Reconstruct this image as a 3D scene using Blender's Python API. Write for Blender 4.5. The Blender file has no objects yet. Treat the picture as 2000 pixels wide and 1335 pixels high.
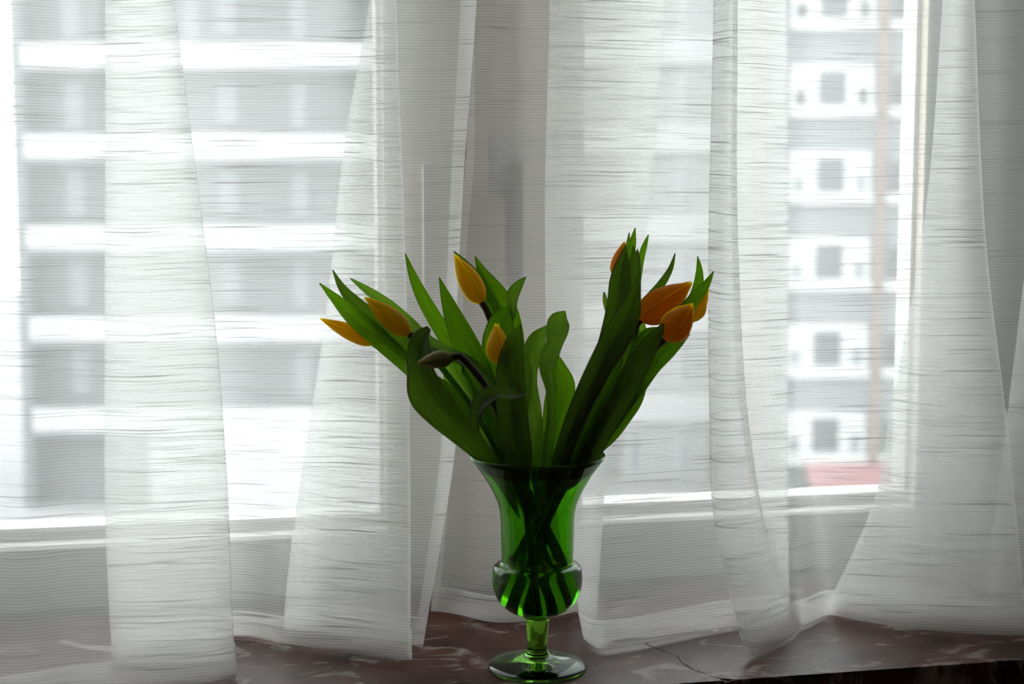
import bpy, bmesh, math, random
import numpy as np
from mathutils import Vector, Matrix, noise as mnoise

sc = bpy.context.scene
COL = sc.collection
random.seed(7)
PI = math.pi

# ------------------------------------------------------------------ camera
F = 2778.0                      # focal length in pixels of the 2000 px wide frame (50 mm lens)
YAW = math.radians(11.3)
PITCH = math.radians(5.6)
D0 = 1.53                       # depth of the vase along the optical axis
fwd = Vector((math.sin(YAW) * math.cos(PITCH), math.cos(YAW) * math.cos(PITCH), -math.sin(PITCH)))
rgt = Vector((math.cos(YAW), -math.sin(YAW), 0))
upv = rgt.cross(fwd)

def ray(px, py):
    return fwd + rgt * ((px - 1000) / F) + upv * ((667.5 - py) / F)

CAM = -(ray(1049, 1303) * D0)   # the vase foot stands at the origin, sill top is z = 0
cam_data = bpy.data.cameras.new('camera')
cam_data.lens = 50.0
cam_data.sensor_width = 36.0
cam_data.clip_end = 500
cam_data.dof.use_dof = True
cam_data.dof.focus_distance = 1.6
cam_data.dof.aperture_fstop = 4.0
cam = bpy.data.objects.new('camera', cam_data)
COL.objects.link(cam)
cam.location = CAM
cam.rotation_euler = (PI / 2 - PITCH, 0, -YAW)
sc.camera = cam

# ------------------------------------------------------------------ light
world = bpy.data.worlds.new('overcast_sky')
sc.world = world
world.use_nodes = True
bg = world.node_tree.nodes['Background']
bg.inputs[0].default_value = (0.95, 0.98, 1.0, 1)
bg.inputs[1].default_value = 3.55

sc.view_settings.view_transform = 'Standard'
sc.view_settings.look = 'None'
sc.view_settings.gamma = 1
sc.view_settings.exposure = 0.25
sc.view_settings.use_curve_mapping = False
sc.cycles.use_denoising = True
sc.cycles.use_adaptive_sampling = True
sc.cycles.adaptive_threshold = 0.03
sc.cycles.max_bounces = 12
sc.cycles.transmission_bounces = 10
sc.cycles.transparent_max_bounces = 16
sc.cycles.diffuse_bounces = 5
sc.cycles.caustics_refractive = True
sc.cycles.sample_clamp_indirect = 6.0

# ------------------------------------------------------------------ helpers
def at_plane_y(px, py, Y):
    r = ray(px, py); t = (Y - CAM.y) / r.y
    return CAM + r * t

def at_plane_z(px, py, Z):
    r = ray(px, py); t = (Z - CAM.z) / r.z
    return CAM + r * t

def pt(px, py, dz=0.0):
    return CAM + ray(px, py) * (D0 + dz)

def link(o, parent=None):
    COL.objects.link(o)
    if parent is not None:
        o.parent = parent
        bpy.context.view_layer.update()
        o.matrix_parent_inverse = parent.matrix_world.inverted()
    return o

def mesh_obj(name, verts, faces, mat, parent=None, smooth=False, uvs=None):
    me = bpy.data.meshes.new(name)
    me.from_pydata([tuple(v) for v in verts], [], faces)
    me.update()
    if uvs is not None:
        uvl = me.uv_layers.new(name='UVMap')
        for lp in me.loops:
            uvl.data[lp.index].uv = uvs[lp.vertex_index]
    if smooth:
        me.polygons.foreach_set('use_smooth', [True] * len(me.polygons))
    if mat: me.materials.append(mat)
    o = bpy.data.objects.new(name, me)
    return link(o, parent)

def bm_obj(name, bm, mat, parent=None, smooth=False):
    me = bpy.data.meshes.new(name)
    bmesh.ops.recalc_face_normals(bm, faces=bm.faces)
    bm.to_mesh(me); bm.free()
    if smooth:
        me.polygons.foreach_set('use_smooth', [True] * len(me.polygons))
    if mat: me.materials.append(mat)
    o = bpy.data.objects.new(name, me)
    return link(o, parent)

def box(name, lo_, hi_, mat, parent=None, bevel=0.0):
    bm = bmesh.new()
    bmesh.ops.create_cube(bm, size=1)
    c = [(a + b) / 2 for a, b in zip(lo_, hi_)]
    s = [abs(b - a) for a, b in zip(lo_, hi_)]
    for v in bm.verts:
        v.co = Vector((v.co.x * s[0] + c[0], v.co.y * s[1] + c[1], v.co.z * s[2] + c[2]))
    if bevel:
        bmesh.ops.bevel(bm, geom=bm.edges[:], offset=bevel, segments=2, affect='EDGES', profile=0.6)
    return bm_obj(name, bm, mat, parent)

def empty(name, loc=(0, 0, 0), rz=0.0):
    o = bpy.data.objects.new(name, None)
    o.location = loc; o.rotation_euler = (0, 0, rz)
    o.empty_display_size = 0.05
    link(o)
    bpy.context.view_layer.update()
    return o

def tag(o, label=None, cat=None, group=None, kind=None):
    if label: o['label'] = label
    if cat: o['category'] = cat
    if group: o['group'] = group
    if kind: o['kind'] = kind
    return o

def lerp(a, b, t): return a + (b - a) * t

def crom(P, ts, t):
    """Non-uniform Catmull-Rom through P (Vectors or floats) at parameters ts."""
    n = len(P)
    if t <= ts[0]: return P[0]
    if t >= ts[-1]: return P[-1]
    i = 0
    while ts[i + 1] < t: i += 1
    h = ts[i + 1] - ts[i]
    def tan(k):
        if k == 0: return (P[1] - P[0]) / (ts[1] - ts[0])
        if k == n - 1: return (P[-1] - P[-2]) / (ts[-1] - ts[-2])
        a = (P[k] - P[k - 1]) / (ts[k] - ts[k - 1]); b = (P[k + 1] - P[k]) / (ts[k + 1] - ts[k])
        wa = ts[k + 1] - ts[k]; wb = ts[k] - ts[k - 1]
        return (a * wa + b * wb) / (wa + wb)
    m0 = tan(i) * h; m1 = tan(i + 1) * h
    s = (t - ts[i]) / h
    return P[i] * (2*s**3 - 3*s*s + 1) + m0 * (s**3 - 2*s*s + s) + P[i + 1] * (-2*s**3 + 3*s*s) + m1 * (s**3 - s*s)

def chord(P):
    ts = [0.0]
    for a, b in zip(P, P[1:]): ts.append(ts[-1] + max((b - a).length, 1e-5))
    return ts

# ------------------------------------------------------------------ materials
def new_mat(name):
    m = bpy.data.materials.new(name); m.use_nodes = True
    nt = m.node_tree
    for n in list(nt.nodes): nt.nodes.remove(n)
    out = nt.nodes.new('ShaderNodeOutputMaterial')
    return m, nt, out

def N(nt, typ, **kw):
    n = nt.nodes.new(typ)
    for k, v in kw.items(): setattr(n, k, v)
    return n

def principled(name, col, rough=0.5, metal=0.0, var=0.0, scale=30.0, spec=0.5, bump=0.0, bscale=None):
    m, nt, out = new_mat(name)
    p = N(nt, 'ShaderNodeBsdfPrincipled')
    p.inputs['Base Color'].default_value = (*col, 1)
    p.inputs['Roughness'].default_value = rough
    p.inputs['Metallic'].default_value = metal
    p.inputs['Specular IOR Level'].default_value = spec
    nt.links.new(p.outputs[0], out.inputs[0])
    if var or bump:
        tc = N(nt, 'ShaderNodeTexCoord')
        nz = N(nt, 'ShaderNodeTexNoise'); nz.inputs['Scale'].default_value = scale; nz.inputs['Detail'].default_value = 6
        nt.links.new(tc.outputs['Object'], nz.inputs['Vector'])
        if var:
            r = N(nt, 'ShaderNodeValToRGB')
            r.color_ramp.elements[0].position = 0.3; r.color_ramp.elements[1].position = 0.7
            r.color_ramp.elements[0].color = (*[c * (1 - var) for c in col], 1)
            r.color_ramp.elements[1].color = (*[min(1, c * (1 + var)) for c in col], 1)
            nt.links.new(nz.outputs['Fac'], r.inputs[0]); nt.links.new(r.outputs[0], p.inputs['Base Color'])
        if bump:
            b = N(nt, 'ShaderNodeBump'); b.inputs['Strength'].default_value = bump; b.inputs['Distance'].default_value = 0.002
            nt.links.new(nz.outputs['Fac'], b.inputs['Height']); nt.links.new(b.outputs[0], p.inputs['Normal'])
    return m

def math_node(nt, op, a, b=None, c=None):
    n = N(nt, 'ShaderNodeMath', operation=op)
    for i, v in enumerate((a, b, c)):
        if v is None: continue
        if isinstance(v, (int, float)): n.inputs[i].default_value = v
        else: nt.links.new(v, n.inputs[i])
    return n.outputs[0]

def curtain_material(name, dense=0.0):
    """Sheer white voile: fine horizontal ribs and irregular dark slub threads."""
    m, nt, out = new_mat(name)
    uv = N(nt, 'ShaderNodeUVMap')
    sep = N(nt, 'ShaderNodeSeparateXYZ'); nt.links.new(uv.outputs[0], sep.inputs[0])
    u, v = sep.outputs[0], sep.outputs[1]
    # slow waver of the weft
    wob = N(nt, 'ShaderNodeTexNoise'); wob.noise_dimensions = '2D'
    wob.inputs['Scale'].default_value = 6.0; wob.inputs['Detail'].default_value = 2
    nt.links.new(uv.outputs[0], wob.inputs['Vector'])
    vv = math_node(nt, 'ADD', v, math_node(nt, 'MULTIPLY', wob.outputs['Fac'], 0.002))
    rib = math_node(nt, 'SINE', math_node(nt, 'MULTIPLY', vv, 2 * PI / 0.0032))
    rib = math_node(nt, 'MULTIPLY_ADD', rib, 0.5, 0.5)
    def slub(su, sv, lo_, hi_, seed):
        cmb = N(nt, 'ShaderNodeCombineXYZ')
        nt.links.new(math_node(nt, 'MULTIPLY', u, su), cmb.inputs[0])
        nt.links.new(math_node(nt, 'MULTIPLY', vv, sv), cmb.inputs[1])
        cmb.inputs[2].default_value = seed
        nz = N(nt, 'ShaderNodeTexNoise'); nz.inputs['Scale'].default_value = 1.0; nz.inputs['Detail'].default_value = 0
        nt.links.new(cmb.outputs[0], nz.inputs['Vector'])
        mr = N(nt, 'ShaderNodeMapRange'); mr.clamp = True
        mr.inputs['From Min'].default_value = lo_; mr.inputs['From Max'].default_value = hi_
        nt.links.new(nz.outputs['Fac'], mr.inputs['Value'])
        return mr.outputs[0]
    s1 = slub(8.0, 620.0, 0.685, 0.74, 3.1)
    s2 = slub(13.0, 820.0, 0.695, 0.75, 11.7)
    s = math_node(nt, 'MAXIMUM', s1, math_node(nt, 'MULTIPLY', s2, 0.7))
    op = math_node(nt, 'MULTIPLY_ADD', rib, 0.11, 0.355 + dense)
    op = math_node(nt, 'ADD', op, math_node(nt, 'MULTIPLY', s, 0.34))
    op = math_node(nt, 'MINIMUM', op, 0.97)
    colr = N(nt, 'ShaderNodeMix', data_type='RGBA')
    colr.inputs['A'].default_value = (0.985, 0.98, 0.965, 1)
    colr.inputs['B'].default_value = (0.22, 0.21, 0.20, 1)
    nt.links.new(math_node(nt, 'MULTIPLY', s, 0.75), colr.inputs['Factor'])
    dif = N(nt, 'ShaderNodeBsdfDiffuse'); tr = N(nt, 'ShaderNodeBsdfTranslucent')
    nt.links.new(colr.outputs['Result'], dif.inputs[0]); nt.links.new(colr.outputs['Result'], tr.inputs[0])
    mx = N(nt, 'ShaderNodeMixShader'); mx.inputs[0].default_value = 0.80
    nt.links.new(dif.outputs[0], mx.inputs[1]); nt.links.new(tr.outputs[0], mx.inputs[2])
    tp = N(nt, 'ShaderNodeBsdfTransparent')
    m2 = N(nt, 'ShaderNodeMixShader')
    nt.links.new(op, m2.inputs[0]); nt.links.new(tp.outputs[0], m2.inputs[1]); nt.links.new(mx.outputs[0], m2.inputs[2])
    nt.links.new(m2.outputs[0], out.inputs[0])
    return m

def glass_pane_material():
    m, nt, out = new_mat('window_glass')
    tp = N(nt, 'ShaderNodeBsdfTransparent'); tp.inputs[0].default_value = (0.95, 0.97, 0.96, 1)
    gl = N(nt, 'ShaderNodeBsdfGlossy'); gl.inputs['Roughness'].default_value = 0.02
    mx = N(nt, 'ShaderNodeMixShader'); mx.inputs[0].default_value = 0.05
    nt.links.new(tp.outputs[0], mx.inputs[1]); nt.links.new(gl.outputs[0], mx.inputs[2])
    nt.links.new(mx.outputs[0], out.inputs[0])
    return m

def green_glass_material(name='green_glass', tint=(0.50, 0.81, 0.21)):
    m, nt, out = new_mat(name)
    fr = N(nt, 'ShaderNodeFresnel'); fr.inputs['IOR'].default_value = 1.47
    rf = N(nt, 'ShaderNodeBsdfRefraction'); rf.inputs['IOR'].default_value = 1.47; rf.inputs['Roughness'].default_value = 0.0
    rf.inputs['Color'].default_value = (*tint, 1)
    gl = N(nt, 'ShaderNodeBsdfGlossy'); gl.inputs['Roughness'].default_value = 0.0; gl.inputs['Color'].default_value = (0.9, 0.95, 0.9, 1)
    mx = N(nt, 'ShaderNodeMixShader')
    nt.links.new(fr.outputs[0], mx.inputs[0]); nt.links.new(rf.outputs[0], mx.inputs[1]); nt.links.new(gl.outputs[0], mx.inputs[2])
    nt.links.new(mx.outputs[0], out.inputs['Surface'])
    return m

def water_material():
    m, nt, out = new_mat('water')
    g = N(nt, 'ShaderNodeBsdfGlass'); g.inputs['IOR'].default_value = 1.33; g.inputs['Roughness'].default_value = 0.0
    g.inputs['Color'].default_value = (0.97, 0.99, 0.95, 1)
    nt.links.new(g.outputs[0], out.inputs['Surface'])
    return m

def marble_material():
    m, nt, out = new_mat('red_brown_marble')
    tc = N(nt, 'ShaderNodeTexCoord')
    p = N(nt, 'ShaderNodeBsdfPrincipled'); p.inputs['Roughness'].default_value = 0.34; p.inputs['Specular IOR Level'].default_value = 0.14
    nt.links.new(p.outputs[0], out.inputs[0])
    n1 = N(nt, 'ShaderNodeTexNoise'); n1.inputs['Scale'].default_value = 14; n1.inputs['Detail'].default_value = 8; n1.inputs['Distortion'].default_value = 0.6
    nt.links.new(tc.outputs['Object'], n1.inputs['Vector'])
    r1 = N(nt, 'ShaderNodeValToRGB')
    e = r1.color_ramp.elements
    e[0].position = 0.32; e[0].color = (0.024, 0.008, 0.005, 1)
    e[1].position = 0.68; e[1].color = (0.090, 0.032, 0.024, 1)
    e.new(0.5).color = (0.058, 0.019, 0.013, 1)
    nt.links.new(n1.outputs['Fac'], r1.inputs[0])
    # pale clouded patches
    mp = N(nt, 'ShaderNodeMapping'); mp.inputs['Scale'].default_value = (1.0, 1.7, 1.0); mp.inputs['Rotation'].default_value = (0, 0, 0.35)
    nt.links.new(tc.outputs['Object'], mp.inputs['Vector'])
    n2 = N(nt, 'ShaderNodeTexNoise'); n2.inputs['Scale'].default_value = 12; n2.inputs['Detail'].default_value = 9; n2.inputs['Roughness'].default_value = 0.66; n2.inputs['Distortion'].default_value = 1.1
    nt.links.new(mp.outputs[0], n2.inputs['Vector'])
    r2 = N(nt, 'ShaderNodeValToRGB'); r2.color_ramp.elements[0].position = 0.545; r2.color_ramp.elements[1].position = 0.63
    nt.links.new(n2.outputs['Fac'], r2.inputs[0])
    # thin white veins
    n3 = N(nt, 'ShaderNodeTexNoise'); n3.inputs['Scale'].default_value = 5.5; n3.inputs['Detail'].default_value = 7; n3.inputs['Distortion'].default_value = 1.6
    nt.links.new(mp.outputs[0], n3.inputs['Vector'])
    vein = math_node(nt, 'ABSOLUTE', math_node(nt, 'SUBTRACT', n3.outputs['Fac'], 0.5))
    r3 = N(nt, 'ShaderNodeValToRGB'); r3.color_ramp.elements[0].position = 0.0; r3.color_ramp.elements[1].position = 0.007
    r3.color_ramp.elements[0].color = (0.14, 0.14, 0.14, 1); r3.color_ramp.elements[1].color = (0, 0, 0, 1)
    nt.links.new(vein, r3.inputs[0])
    fac = math_node(nt, 'MAXIMUM', math_node(nt, 'MULTIPLY', r2.outputs[0], 0.8), r3.outputs[0])
    mx = N(nt, 'ShaderNodeMix', data_type='RGBA')
    nt.links.new(fac, mx.inputs['Factor']); nt.links.new(r1.outputs[0], mx.inputs['A'])
    mx.inputs['B'].default_value = (0.30, 0.25, 0.23, 1)
    nt.links.new(mx.outputs['Result'], p.inputs['Base Color'])
    rr = math_node(nt, 'MULTIPLY_ADD', n2.outputs['Fac'], 0.30, 0.20)
    nt.links.new(rr, p.inputs['Roughness'])
    return m

def leaf_material(name, front, back, trans=0.45, rough=0.42):
    m, nt, out = new_mat(name)
    uv = N(nt, 'ShaderNodeUVMap')
    sep = N(nt, 'ShaderNodeSeparateXYZ'); nt.links.new(uv.outputs[0], sep.inputs[0])
    cmb = N(nt, 'ShaderNodeCombineXYZ')
    nt.links.new(math_node(nt, 'MULTIPLY', sep.outputs[0], 26.0), cmb.inputs[0])
    nt.links.new(math_node(nt, 'MULTIPLY', sep.outputs[1], 1.6), cmb.inputs[1])
    nz = N(nt, 'ShaderNodeTexNoise'); nz.inputs['Scale'].default_value = 1.0; nz.inputs['Detail'].default_value = 3
    nt.links.new(cmb.outputs[0], nz.inputs['Vector'])
    mr = N(nt, 'ShaderNodeMapRange'); mr.inputs['From Min'].default_value = 0.3; mr.inputs['From Max'].default_value = 0.7
    mr.inputs['To Min'].default_value = 0.75; mr.inputs['To Max'].default_value = 1.2
    nt.links.new(nz.outputs['Fac'], mr.inputs['Value'])
    def tint(c):
        vm = N(nt, 'ShaderNodeVectorMath', operation='SCALE'); vm.inputs[0].default_value = c
        nt.links.new(mr.outputs[0], vm.inputs['Scale']); return vm.outputs[0]
    p = N(nt, 'ShaderNodeBsdfPrincipled'); p.inputs['Roughness'].default_value = rough
    p.inputs['Specular IOR Level'].default_value = 0.4
    nt.links.new(tint(front), p.inputs['Base Color'])
    tr = N(nt, 'ShaderNodeBsdfTranslucent'); nt.links.new(tint(back), tr.inputs[0])
    mx = N(nt, 'ShaderNodeMixShader'); mx.inputs[0].default_value = trans
    nt.links.new(p.outputs[0], mx.inputs[1]); nt.links.new(tr.outputs[0], mx.inputs[2])
    nt.links.new(mx.outputs[0], out.inputs[0])
    return m

def petal_material(name, base, tip, trans_col, trans=0.5):
    m, nt, out = new_mat(name)
    uv = N(nt, 'ShaderNodeUVMap')
    sep = N(nt, 'ShaderNodeSeparateXYZ'); nt.links.new(uv.outputs[0], sep.inputs[0])
    r = N(nt, 'ShaderNodeValToRGB')
    e = r.color_ramp.elements
    e[0].position = 0.0; e[0].color = (*base, 1)
    e[1].position = 1.0; e[1].color = (*tip, 1)
    nt.links.new(sep.outputs[1], r.inputs[0])
    cmb = N(nt, 'ShaderNodeCombineXYZ')
    nt.links.new(math_node(nt, 'MULTIPLY', sep.outputs[0], 22.0), cmb.inputs[0])
    nt.links.new(math_node(nt, 'MULTIPLY', sep.outputs[1], 1.5), cmb.inputs[1])
    nz = N(nt, 'ShaderNodeTexNoise'); nz.inputs['Scale'].default_value = 1.0
    nt.links.new(cmb.outputs[0], nz.inputs['Vector'])
    mr = N(nt, 'ShaderNodeMapRange'); mr.inputs['From Min'].default_value = 0.3; mr.inputs['From Max'].default_value = 0.7
    mr.inputs['To Min'].default_value = 0.82; mr.inputs['To Max'].default_value = 1.12
    nt.links.new(nz.outputs['Fac'], mr.inputs['Value'])
    vm = N(nt, 'ShaderNodeVectorMath', operation='SCALE')
    nt.links.new(r.outputs[0], vm.inputs[0]); nt.links.new(mr.outputs[0], vm.inputs['Scale'])
    p = N(nt, 'ShaderNodeBsdfPrincipled'); p.inputs['Roughness'].default_value = 0.5
    nt.links.new(vm.outputs[0], p.inputs['Base Color'])
    tr = N(nt, 'ShaderNodeBsdfTranslucent'); tr.inputs[0].default_value = (*trans_col, 1)
    mx = N(nt, 'ShaderNodeMixShader'); mx.inputs[0].default_value = trans
    nt.links.new(p.outputs[0], mx.inputs[1]); nt.links.new(tr.outputs[0], mx.inputs[2])
    nt.links.new(mx.outputs[0], out.inputs[0])
    return m

M = {}
M['curtain'] = curtain_material('sheer_white_voile')
M['hem'] = curtain_material('sheer_white_voile_hem', 0.10)
M['pane'] = glass_pane_material()
M['green_glass'] = green_glass_material()
M['thick_shaded_glass'] = green_glass_material('thick_shaded_green_glass', (0.30, 0.46, 0.20))  # deeper tint for thick glass; at the rim it paints in dark reflections
M['water'] = water_material()
M['marble'] = marble_material()
M['white_paint'] = principled('white_window_paint', (0.86, 0.85, 0.82), 0.35, var=0.04, scale=12)
M['cream_paint'] = principled('cream_window_paint', (0.82, 0.72, 0.58), 0.4, var=0.05, scale=10)
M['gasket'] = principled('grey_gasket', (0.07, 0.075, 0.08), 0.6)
M['brown_handle'] = principled('brown_wood_handle', (0.10, 0.045, 0.022), 0.4, var=0.2, scale=40)
M['beige_handle'] = principled('beige_handle', (0.50, 0.44, 0.36), 0.4)
M['plate'] = principled('grey_plate', (0.52, 0.50, 0.49), 0.35)
M['wall'] = principled('wall_plaster', (0.74, 0.72, 0.68), 0.85, var=0.03, scale=8, bump=0.15)
M['floor'] = principled('wood_floor', (0.34, 0.22, 0.13), 0.45, var=0.2, scale=6)
M['ceiling'] = principled('ceiling_plaster', (0.82, 0.82, 0.80), 0.9)
M['crack'] = principled('crack_dirt', (0.012, 0.009, 0.008), 0.9)
M['rod'] = principled('steel_rod', (0.5, 0.5, 0.5), 0.3, metal=1.0)
M['b_grey'] = principled('grey_render', (0.15, 0.155, 0.16), 0.9, var=0.06, scale=0.8)
M['b_white'] = principled('white_parapet', (0.50, 0.50, 0.50), 0.8, var=0.03, scale=0.8)
M['b_light'] = principled('light_render', (0.36, 0.36, 0.36), 0.9, var=0.04, scale=0.8)
M['b_pale'] = principled('pale_grey_render', (0.20, 0.205, 0.215), 0.9, var=0.05, scale=0.8)
M['b_beige'] = principled('beige_render', (0.27, 0.23, 0.20), 0.9, var=0.06, scale=0.8)
M['b_brick'] = principled('orange_brick_strip', (0.28, 0.19, 0.15), 0.9, var=0.15, scale=4)
M['b_glass'] = principled('dark_house_glass', (0.04, 0.045, 0.05), 0.2)
M['b_curtain'] = principled('net_curtained_house_glass', (0.20, 0.21, 0.22), 0.3)
M['b_red'] = principled('red_awning_cloth', (0.30, 0.12, 0.13), 0.8)
M['asphalt'] = principled('asphalt', (0.34, 0.34, 0.34), 0.9, var=0.1, scale=1.5)
M['paving'] = principled('pavement', (0.42, 0.41, 0.40), 0.9, var=0.08, scale=2)
M['leaf'] = leaf_material('tulip_leaf', (0.040, 0.060, 0.022), (0.155, 0.40, 0.004), 0.42)
M['leaf_shaded'] = leaf_material('tulip_leaf_glaucous_shaded', (0.046, 0.058, 0.034), (0.12, 0.26, 0.008), 0.32)  # glaucous leaf, also darkened to paint in the shade on room-facing leaves
M['leaf_light'] = leaf_material('tulip_leaf_young', (0.075, 0.11, 0.045), (0.20, 0.44, 0.02), 0.42)
M['stem'] = leaf_material('tulip_stem', (0.10, 0.16, 0.035), (0.22, 0.46, 0.03), 0.58, 0.5)
M['stem_brown'] = leaf_material('tulip_stem_flushed', (0.085, 0.050, 0.022), (0.12, 0.08, 0.02), 0.18, 0.5)
M['petal'] = petal_material('yellow_petal', (0.70, 0.52, 0.02), (0.74, 0.44, 0.015), (0.99, 0.80, 0.002), 0.72)
M['petal_orange'] = petal_material('orange_yellow_petal', (0.70, 0.40, 0.008), (0.74, 0.38, 0.006), (0.99, 0.64, 0.001), 0.72)
M['petal_green'] = petal_material('unripe_green_petal', (0.24, 0.26, 0.08), (0.52, 0.42, 0.14), (0.40, 0.38, 0.08), 0.4)

# ------------------------------------------------------------------ structure: sill
YW = 0.32                                    # room face of the window frame
YF = -0.0785                                 # front edge of the sill
XL, XR = -2.2, 1.05                          # ends of the sill recess

sill = empty('sill')
tag(sill, 'reddish brown veined marble window sill with a crack', 'sill', kind='structure')
# two slabs meeting at an irregular crack, traced on the stone
crack_px = [(1150, 1195), (1205, 1228), (1268, 1260), (1300, 1272), (1322, 1279), (1330, 1292), (1352, 1306), (1380, 1316), (1402, 1323), (1420, 1331)]
crack = [at_plane_z(x, y, 0.0) for x, y in crack_px]
crack = [Vector((crack[0].x - 0.05, YW + 0.05, 0))] + crack + [Vector((crack[-1].x + 0.012, YF, 0))]
def slab(name, outline, z0, z1, mat, parent):
    n = len(outline)
    vs = [(p[0], p[1], z1) for p in outline] + [(p[0], p[1], z0) for p in outline]
    fs = [tuple(range(n)), tuple(range(2 * n - 1, n - 1, -1))] + [(i, i + n, (i + 1) % n + n, (i + 1) % n) for i in range(n)]
    bm = bmesh.new()
    bv = [bm.verts.new(v) for v in vs]
    for f in fs: bm.faces.new([bv[i] for i in f])
    bmesh.ops.triangulate(bm, faces=[f for f in bm.faces if len(f.verts) > 4])
    return bm_obj(name, bm, mat, parent)
gap = 0.0009
rnd = random.Random(3)
gaps = [gap * rnd.uniform(0.55, 1.3) for _ in crack]
left_out = [(XL, YF), (XL, YW + 0.05)] + [(c.x - g, c.y) for c, g in zip(crack, gaps)]
right_out = [(c.x + g, c.y) for c, g in zip(crack, gaps)][::-1] + [(XR, YW + 0.05), (XR, YF)]
# chips along the front edge of the right slab
fx0 = crack[-1].x
chips = []
xx = XR - 0.02
while xx > fx0 + 0.03:
    d = rnd.choice([0.0, 0.0006, 0.0012, 0.0004])
    chips += [(xx, YF), (xx - 0.004, YF + d), (xx - 0.011, YF + d * 0.8), (xx - 0.015, YF)]
    xx -= rnd.uniform(0.04, 0.11)
right_out = right_out + chips
slab('stone_slab', left_out, -0.035, 0.0, M['marble'], sill)
slab('stone_slab', right_out, -0.035, 0.0, M['marble'], sill)
box('crack_bed', (XL, YF + 0.006, -0.05), (XR, YW + 0.05, -0.0352), M['crack'], sill)

# ------------------------------------------------------------------ structure: window wall
ZT = 1.36                                    # head of the window opening
xa = at_plane_y(-330, 700, YW).x             # outer left edge of left glass
xb = at_plane_y(752, 700, YW).x              # right edge of left glass
xm = at_plane_y(930, 400, YW).x              # meeting line
xc = at_plane_y(1138, 700, YW).x             # left edge of right glass
xd = at_plane_y(1806, 300, YW).x             # right edge of right glass
xe = at_plane_y(1880, 300, YW).x
zr = at_plane_y(1049, 1024, YW).z            # top of the inner bead of the bottom rail
zr2 = zr + 0.017

def window(name, x0, gx0, gx1, x1, mat_inner):
    w = empty(name, (x0, YW, 0)); tag(w, kind='structure')
    # bottom rail with a stepped glazing bead
    box('bottom_rail', (x0, YW, 0.002), (x1, YW + 0.065, zr - 0.012), M['white_paint'], w, 0.002)
    bm = bmesh.new()
    prof = [(YW + 0.002, zr - 0.0125), (YW + 0.002, zr - 0.004), (YW + 0.006, zr), (YW + 0.024, zr + 0.002), (YW + 0.027, zr2 - 0.004),
            (YW + 0.030, zr2), (YW + 0.062, zr2 + 0.004), (YW + 0.064, zr - 0.0125)]
    ra = [bm.verts.new((gx0, y, z)) for y, z in prof]; rb = [bm.verts.new((gx1, y, z)) for y, z in prof]
    for i in range(len(prof)):
        j = (i + 1) % len(prof); bm.faces.new((ra[i], rb[i], rb[j], ra[j]))
    bm.faces.new(ra[::-1]); bm.faces.new(rb)
    bm_obj('glazing_bead', bm, M['white_paint'], w)
    box('top_rail', (x0, YW, ZT - 0.09), (x1, YW + 0.065, ZT), M['white_paint'], w, 0.002)
    for a, b in ((x0, gx0), (gx1, x1)):
        box('stile', (a, YW, zr - 0.012), (b, YW + 0.064, ZT - 0.09), mat_inner, w, 0.003)
    for a, b in ((gx0, gx0 + 0.006), (gx1 - 0.006, gx1)):
        box('side_bead', (a, YW + 0.020, zr2), (b, YW + 0.060, ZT - 0.09), M['white_paint'], w, 0.001)
    box('pane', (gx0 - 0.005, YW + 0.045, zr - 0.005), (gx1 + 0.005, YW + 0.049, ZT - 0.085), M['pane'], w)
    return w
w1 = window('window_1', xa - 0.09, xa, xb, xm - 0.0003, M['cream_paint'])
tag(w1, 'white framed casement window behind the curtain with a pale handle', 'window')
w2 = window('window_2', xm + 0.0003, xc, xd, xe, M['cream_paint'])
tag(w2, 'white framed casement window behind the curtain with a brown handle', 'window')
box('meeting_strip', (xm - 0.014, YW - 0.008, 0.003), (xm + 0.014, YW, ZT - 0.002), M['cream_paint'], w1, 0.002)
# grey rubber gasket strips beside the right glass
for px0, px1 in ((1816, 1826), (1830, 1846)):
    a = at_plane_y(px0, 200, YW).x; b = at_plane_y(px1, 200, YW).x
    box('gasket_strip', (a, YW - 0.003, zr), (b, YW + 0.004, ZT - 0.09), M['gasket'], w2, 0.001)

def handle(parent, pxa, pxb, pya, pyb, plate_px, gripm, platem):
    a = at_plane_y(pxa, pya, YW - 0.05); b = at_plane_y(pxb, pyb, YW - 0.05)
    p0 = at_plane_y(plate_px[0], plate_px[1], YW - 0.008); p1 = at_plane_y(plate_px[2], plate_px[3], YW - 0.008)
    h = box('handle', (a.x, YW - 0.052, b.z), (b.x, YW - 0.034, a.z), gripm, parent, 0.003)
    box('base_plate', (p0.x, YW - 0.010, p1.z), (p1.x, YW, p0.z), platem, h, 0.002)
    cz = a.z - 0.016
    box('spindle', ((a.x + b.x) / 2 - 0.007, YW - 0.036, cz - 0.007), ((a.x + b.x) / 2 + 0.007, YW - 0.008, cz + 0.007), platem, h, 0.002)
handle(w1, 826, 858, 318, 560, (815, 285, 868, 400), M['beige_handle'], M['cream_paint'])
handle(w2, 990, 1022, 316, 556, (966, 262, 1022, 384), M['brown_handle'], M['plate'])

# room shell
RX0, RX1, RY0, RZ0, RZ1 = -2.4, 2.2, -3.6, -0.85, 1.85
wf = empty('wall_front', (0, YW, 0)); tag(wf, kind='structure')
box('wall_panel', (XL - 0.3, YW, ZT), (XR + 0.3, YW + 0.12, RZ1), M['wall'], wf)
box('wall_panel', (xe, YW, -0.05), (XR + 0.3, YW + 0.12, ZT), M['wall'], wf)
box('wall_panel', (XL - 0.3, YW, -0.05), (xa - 0.09, YW + 0.12, ZT), M['wall'], wf)
box('wall_panel', (XL - 0.3, YW + 0.05, RZ0), (XR + 0.3, YW + 0.12, -0.05), M['wall'], wf)
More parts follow.
